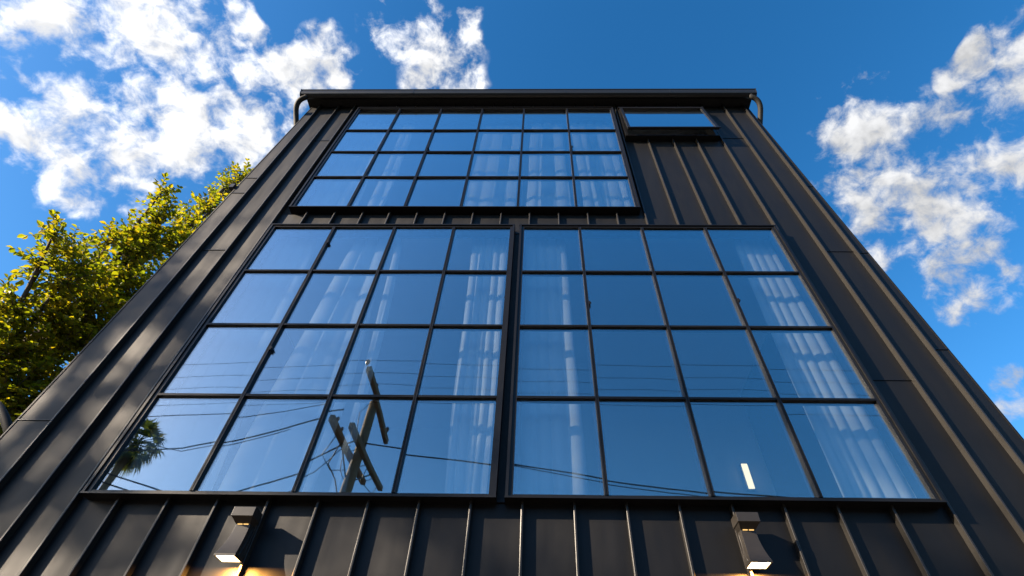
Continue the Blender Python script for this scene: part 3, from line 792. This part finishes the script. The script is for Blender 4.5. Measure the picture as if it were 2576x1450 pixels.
ax = PX + 0.145
for y, nm in ((-5.34,'topmost'),(-5.77,'second from the top of the'),(-6.21,'third from the top of the'),(-6.76,'lowest of the')):
    lab = {'topmost':'topmost thin overhead wire mirrored across both lower windows'}.get(nm, nm + ' thin overhead wires mirrored across both lower windows')
    pts = sag((-34, y, 8.5), (ax, y, 8.53), 0.28)[:-1] + sag((ax, y, 8.53), (34, y, 8.45), 0.28)
    wire(pts, 0.0045, lab)
def poly(pts, y, n=6):
    out = []
    for (a, b), (c, d) in zip(pts[:-1], pts[1:]):
        for i in range(n): out.append((a+(c-a)*i/n, y, b+(d-b)*i/n))
    out.append((pts[-1][0], y, pts[-1][1]))
    return out
yp = PYY
wire(poly([(-3.74,7.44),(-2.91,7.31),(-1.06,7.08),(-0.45,6.99),(0.64,6.79),(2.62,6.47),(5.5,6.2),(12,5.9),(26,6.9)], yp+0.05), 0.016, 'thick overhead cable running right from the pole, mirrored in the lower right window', 'overhead_cable')
wire(poly([(-1.06,7.07),(-0.45,6.95),(0.64,6.70),(2.62,6.38),(5.5,6.1),(12,5.7),(26,6.7)], yp+0.06), 0.010, 'thinner cable just under the thick one right of the pole', 'overhead_cable')
wire(poly([(-4.02,7.60),(-4.45,7.55),(-5.24,7.30),(-6.1,7.04),(-7.11,6.82),(-8.3,6.76),(-9.3,6.78),(-14,6.9),(-30,7.6)], yp+1.0), 0.014, 'overhead cable running left from the lower crossarms past the palm', 'overhead_cable')
wire(poly([(-5.1,7.30),(-6.1,6.98),(-7.11,6.76),(-7.5,6.84),(-7.83,6.92),(-8.15,6.80),(-8.4,6.77)], yp+0.98), 0.008, 'coiled thin cable looping off the left overhead cable', 'overhead_cable')
wire(poly([(-3.95,7.42),(-4.21,7.31),(-5.0,6.79),(-5.5,6.57),(-6.11,6.35),(-8,5.9),(-14,5.4),(-26,6.0)], yp+0.15), 0.016, 'thick cable dropping steeply left from the pole', 'overhead_cable')
wire(poly([(-4.0,7.33),(-4.21,7.22),(-4.40,6.93),(-4.58,6.71),(-5.0,6.43),(-6.5,5.7),(-9,5.1)], yp+0.12), 0.009, 'thin cable hanging lowest left of the pole', 'overhead_cable')
wire(poly([(-14,8.1),(-9.45,6.88),(-7.84,6.39),(-5,5.6)], yp), 0.018, 'thick dark cable crossing the palm trunk reflection', 'overhead_cable')
wire(poly([(-14,8.2),(-9.28,6.63),(-8.55,6.41),(-5.5,5.5)], yp), 0.018, 'lower thick dark cable crossing the palm trunk reflection', 'overhead_cable')
wire(poly([(-4.0,8.0),(-4.66,7.92),(-5.52,7.74),(-6.22,7.64),(-8.5,7.60),(-14,7.7),(-30,8.2)], yp+0.9), 0.008, 'thin wire left of the pole just above the lower crossarms', 'overhead_wire')

# fan palm
pb = Vector((-20.9, -19.6, 0))
palm = empty('fan_palm', pb)
tag(palm, 'tall fan palm mirrored at the left edge of the lower left window', 'palm tree')
ph_ = 14.4
MB().tube([(0,0,0),(0.1,0.1,4),(0.35,0.3,9),(0.9,0.9,12.3),(1.25,1.25,ph_)], [0.30,0.22,0.19,0.17,0.19], 12).build('trunk', M['palmtrunk'], palm, smooth=True)
pc = Vector((1.25,1.25,ph_+0.05))
prn = random.Random(5)
for i in range(42):
    th = i*2.39996; el = 1.15 - 2.1*(i/41)**0.9 + prn.uniform(-.1,.1)
    d = Vector((math.cos(th)*math.cos(el), math.sin(th)*math.cos(el), math.sin(el)))
    pl = prn.uniform(0.55, 0.85)
    hub = pc + d*pl + Vector((0,0,-0.12*pl))
    mb = MB().tube([pc, pc + d*pl*0.5 + Vector((0,0,0.02)), hub], [0.03,0.02,0.014], 5)
    side = d.cross(Vector((0,0,1)))
    if side.length < .05: side = Vector((1,0,0))
    side.normalize(); upv = side.cross(d)
    for k in range(17):
        a = (k-8)/8*1.25
        dv = (d*math.cos(a) + side*math.sin(a) + upv*0.12*math.cos(a)).normalized()
        ln = prn.uniform(0.6, 0.8)*(1-0.18*abs(a))
        wv = dv.cross(upv).normalized()*0.035
        m1 = hub + dv*ln*0.6; e = hub + dv*ln + Vector((0,0,-0.28 if el < .6 else -0.15))
        b = len(mb.v)
        mb.v += [tuple(hub), tuple(m1-wv), tuple(e), tuple(m1+wv), tuple(m1+upv*0.02)]
        mb.f += [(b,b+1,b+4),(b,b+4,b+3),(b+1,b+2,b+4),(b+4,b+2,b+3)]
    mb.build('frond', M['frond'], palm, fixn=False)
